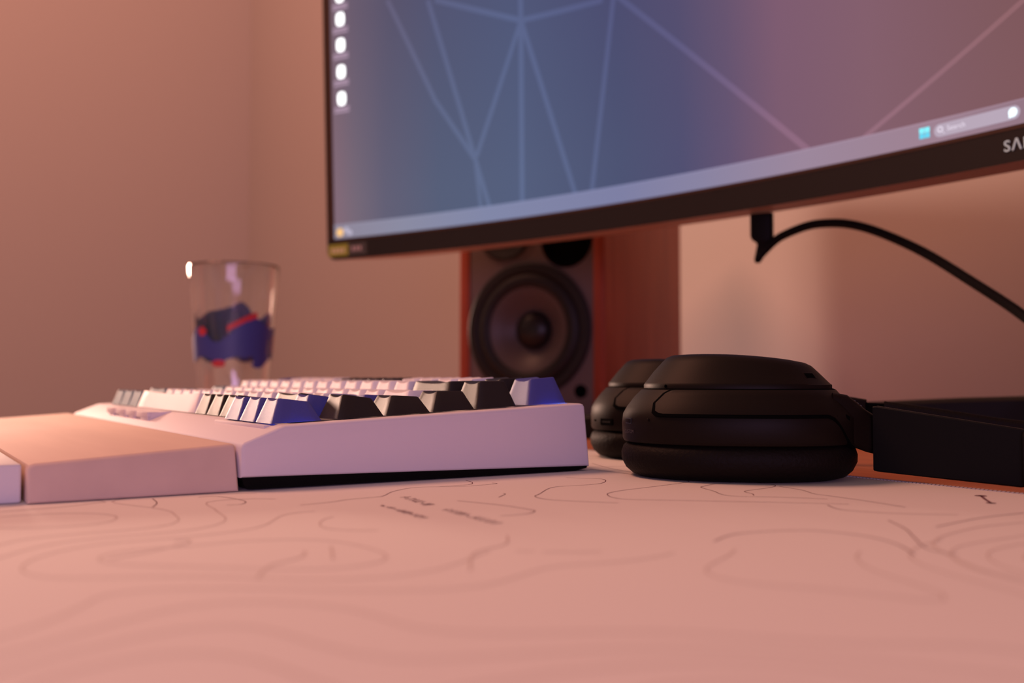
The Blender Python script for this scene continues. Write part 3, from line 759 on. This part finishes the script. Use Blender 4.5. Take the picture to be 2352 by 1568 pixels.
# ------------------------------------------------------------------ cable with plug under the monitor
CB = Vector((-147.0, 389.6, 132.0))
cb_ = thing('cable', 'black cable with a plug hanging below the monitor and arching right', 'cable', CB)
bm = bmesh.new()
mt = Matrix.Rotation(R_(32), 4, 'Z')
L = []
for z, hx, hy, ox in ((16.6, 7.6, 4.5, 0), (1.5, 7.6, 4.5, 0), (-1.0, 7.0, 4.4, .4), (-3.4, 4.9, 4.0, 1.4), (-4.6, 3.9, 3.2, .7), (-14.5, 2.6, 2.6, -2.6), (-16.6, 1.6, 1.6, -3.0)):
    L.append([mt @ Vector((ox + hx * math.copysign(abs(math.cos(2 * PI * k / 20)) ** .55, math.cos(2 * PI * k / 20)), hy * math.copysign(abs(math.sin(2 * PI * k / 20)) ** .55, math.sin(2 * PI * k / 20)), z)) for k in range(20)])
rings(bm, L); obj('plug', bm, M['rubber'], cb_, True, 45)
path = [(-161.6, 401.4, 121.5), (-157.6, 403.6, 126.0), (-151.5, 406.0, 131.5), (-144.7, 408.1, 135.2), (-129.8, 412.0, 139.4), (-116.8, 414.9, 140.2), (-97.5, 417.3, 137.4), (-76.0, 419.7, 129.5), (-47.0, 422.5, 114.2), (-16.6, 423.9, 93.9), (14.1, 425.6, 71.7), (40, 420, 50)]
path = [CAM + (Vector(p) - CAM) * .974 for p in path] + [Vector((54, 385, 22)), Vector((58, 365, 4)), Vector((52, 348, .95)), Vector((36, 330, .95)), Vector((10, 322, .95))]
bm = bmesh.new(); tube(bm, [Vector(p) - CB for p in smooth_path(path, 6)], 2.9, 12)
obj('cord', bm, M['rubber'], cb_, True, 60)

# ------------------------------------------------------------------ bookshelf speaker
SP = Vector((-472.1, 413.7, DZ)); SRZ = R_(30.09)
spk = thing('speaker', 'cherry-wood bookshelf speaker with a big black woofer, behind the monitor', 'speaker', SP, SRZ)
W2, DEP, HT_ = 78.3, 226.0, 242.0
PT = 11.5
for sx in (-1, 1):
    bm = bmesh.new(); x0, x1 = sorted((sx * W2, sx * (W2 - PT))); box(bm, x0, x1, 0, DEP, 5, HT_, 1.2)
    obj('side_panel', bm, M['cherry'], spk, True)
bm = bmesh.new(); box(bm, -W2 + PT + .1, W2 - PT - .1, 26, DEP - 1, 5, HT_ - 2); obj('cabinet_box', bm, M['spk_black'], spk)
# baffle with a round opening for each driver would hide behind them: a plain board
bm = bmesh.new()
def baffle_loop(y, pts): 
    vv = [bm.verts.new((x, y, z)) for x, z in pts]; return vv, [bm.edges.new((vv[i], vv[(i + 1) % len(vv)])) for i in range(len(vv))]
bx = W2 - PT - .1
for y in (1.5, 5.9):
    ed = baffle_loop(y, [(-bx, 5), (bx, 5), (bx, HT_), (-bx, HT_)])[1]
    for cx, cz, r_ in ((-1, 86, 60), (39, 171, 23), (-27, 184, 12), (53.5, 27, 5)):
        ed += baffle_loop(y, [(cx + r_ * math.cos(2 * PI * k / 48), cz + r_ * math.sin(2 * PI * k / 48)) for k in range(48)])[1]
    bmesh.ops.triangle_fill(bm, edges=ed, use_beauty=True)
obj('front_baffle', bm, M['baffle'], spk)
for fx in (-60, 60):
    for fy in (18, DEP - 18):
        bm = bmesh.new(); lathe(bm, [(9, 0.02), (10, 1), (10, 5)], (fx, fy, 0), 20, cap0=True, cap1=True); obj('rubber_foot', bm, M['rubber'], spk, True)
WC = (-1.0, 1.5, 86.0)
bm = bmesh.new(); lathe(bm, [(65.5, 0), (65.5, 3.6), (64, 4.8), (57, 5.2), (55.5, 4.2), (54.5, 3.0)], WC, 64, 'Y'); wf = obj('woofer', bm, M['spk_black'], spk, True, 30)
bm = bmesh.new(); lathe(bm, [(54.8, 3.0), (53, 4.8), (50, 6.4), (46.5, 6.6), (43.5, 5.4), (41.5, 3.2)], WC, 64, 'Y'); obj('surround', bm, M['spk_black'], wf, True, 60)
bm = bmesh.new(); lathe(bm, [(41.6, 3.2), (38, 2.0), (30, -4.0), (22, -9.5), (17, -12.5)], WC, 64, 'Y'); obj('cone', bm, M['cone'], wf, True, 60)
bm = bmesh.new(); lathe(bm, [(19, -11.4), (18.4, -8.2), (15, -4.4), (10, -2.0), (5, -.9), (.5, -.6)], WC, 40, 'Y', cap1=True); obj('dust_cap', bm, M['dome'], wf, True, 60)
bm = bmesh.new(); lathe(bm, [(29.5, 0), (29.5, 2.5), (27, 3.2), (21, 1.6), (15, .4), (13.5, 1.0), (11, 3.6), (6, 5.6), (.5, 6.2)], (-27, 1.5, 184), 48, 'Y', cap1=True); obj('tweeter', bm, M['spk_black'], spk, True, 30)
bm = bmesh.new(); lathe(bm, [(26.5, 0), (26.5, .8), (25, 1.0), (22, .2), (20, -3.9)], (39, 1.5, 171), 48, 'Y', cap1=True); obj('bass_port', bm, M['port'], spk, True, 30)
bm = bmesh.new(); lathe(bm, [(6.5, 0), (6.5, .6), (5.2, .8), (4.4, .1), (4, -1.5)], (53.5, 1.5, 27), 24, 'Y', cap1=True); obj('indicator_hole', bm, M['port'], spk, True, 30)

# ------------------------------------------------------------------ drinking glass
GC = Vector((-557.6, 152.4, DZ))
gl = thing('drinking_glass', 'clear tumbler printed with blue and red shapes, behind the keyboard', 'glass', GC)
def rg(z): return 29.0 + (40.2 - 29.0) * z / 140.0
bm = bmesh.new()
outer = [(rg(0) - 2.5, .1), (rg(0) - .4, .6), (rg(2), 2.2)] + [(rg(z), z) for z in (10, 30, 60, 90, 120, 138)] + [(rg(139.4) - .3, 139.6), (rg(140) - 1.2, 140.2), (rg(140) - 2.1, 139.4)]
innr = [(rg(z) - 2.4, z) for z in (137, 110, 80, 50, 25, 14)] + [(rg(10) - 6, 11.2), (6, 10.6)]
lathe(bm, outer + innr, (0, 0, 0), 64, cap0=True, cap1=True)
tumbler = obj('tumbler', bm, M['glass'], gl, True, 50)
view_a = math.atan2(CAM.y - GC.y, CAM.x - GC.x)
NT = 120
def print_part(name, test, m, off):
    bm = bmesh.new(); vc = {}
    def V(i, j):
        k = (i % NT, j)
        if k not in vc:
            t = 2 * PI * i / NT + view_a; z = 40 + j * 1.0; r = rg(z) + off
            vc[k] = bm.verts.new((r * math.cos(t), r * math.sin(t), z))
        return vc[k]
    for i in range(NT):
        for j in range(80):
            t = (i + .5) * 360 / NT; t = t - 360 if t > 180 else t
            if test(t, 40 + j + .5): bm.faces.new((V(i, j), V(i + 1, j), V(i + 1, j + 1), V(i, j + 1)))
    return obj(name, bm, m, tumbler, True, 60)
def top(t):      # t: angle from the camera-facing side, positive = to the camera's right
    return 79 + 12 * math.exp(-((t - 42) / 30) ** 2) - 5 * math.exp(-((t + 30) / 14) ** 2) + 5 * math.sin(R_(t * 5)) if abs(t) < 95 else 96 + 12 * math.exp(-((abs(t) - 172) / 22) ** 2) + 3 * math.sin(R_(t * 7))
def bot(t): return 56 + 2.5 * math.sin(R_(t * 6 + 40)) - 6 * math.exp(-((t - 40) / 22) ** 2)
def red(t, z):
    if abs(t) > 90: return 0
    if (t + 48) ** 2 / 60 + (z - 80) ** 2 / 14 < 1: return 1
    if (t + 22) ** 2 / 110 + (z - 52) ** 2 / 9 < 1: return 2
    if -8 < t < 32 and abs(z - (82 + (t + 8) * .42 - ((t + 8) ** 2) * .003)) < 2.6: return 3
    return 4 if (t - 78) ** 2 / 20 + (z - 70) ** 2 / 60 < 1 else 0
def blue(t, z):
    if red(t, z): return False
    if (t - 25) ** 2 / 40 + (z - 55) ** 2 / 12 < 1: return False
    if (t - 62) ** 2 / 30 + (z - 66) ** 2 / 60 < 1: return False
    return bot(t) < z < top(t)
print_part('blue_print', blue, M['blue_print'], .12)
for k_ in range(4): print_part('red_print', lambda t, z: red(t, z) == k_ + 1, M['red_print'], .14)
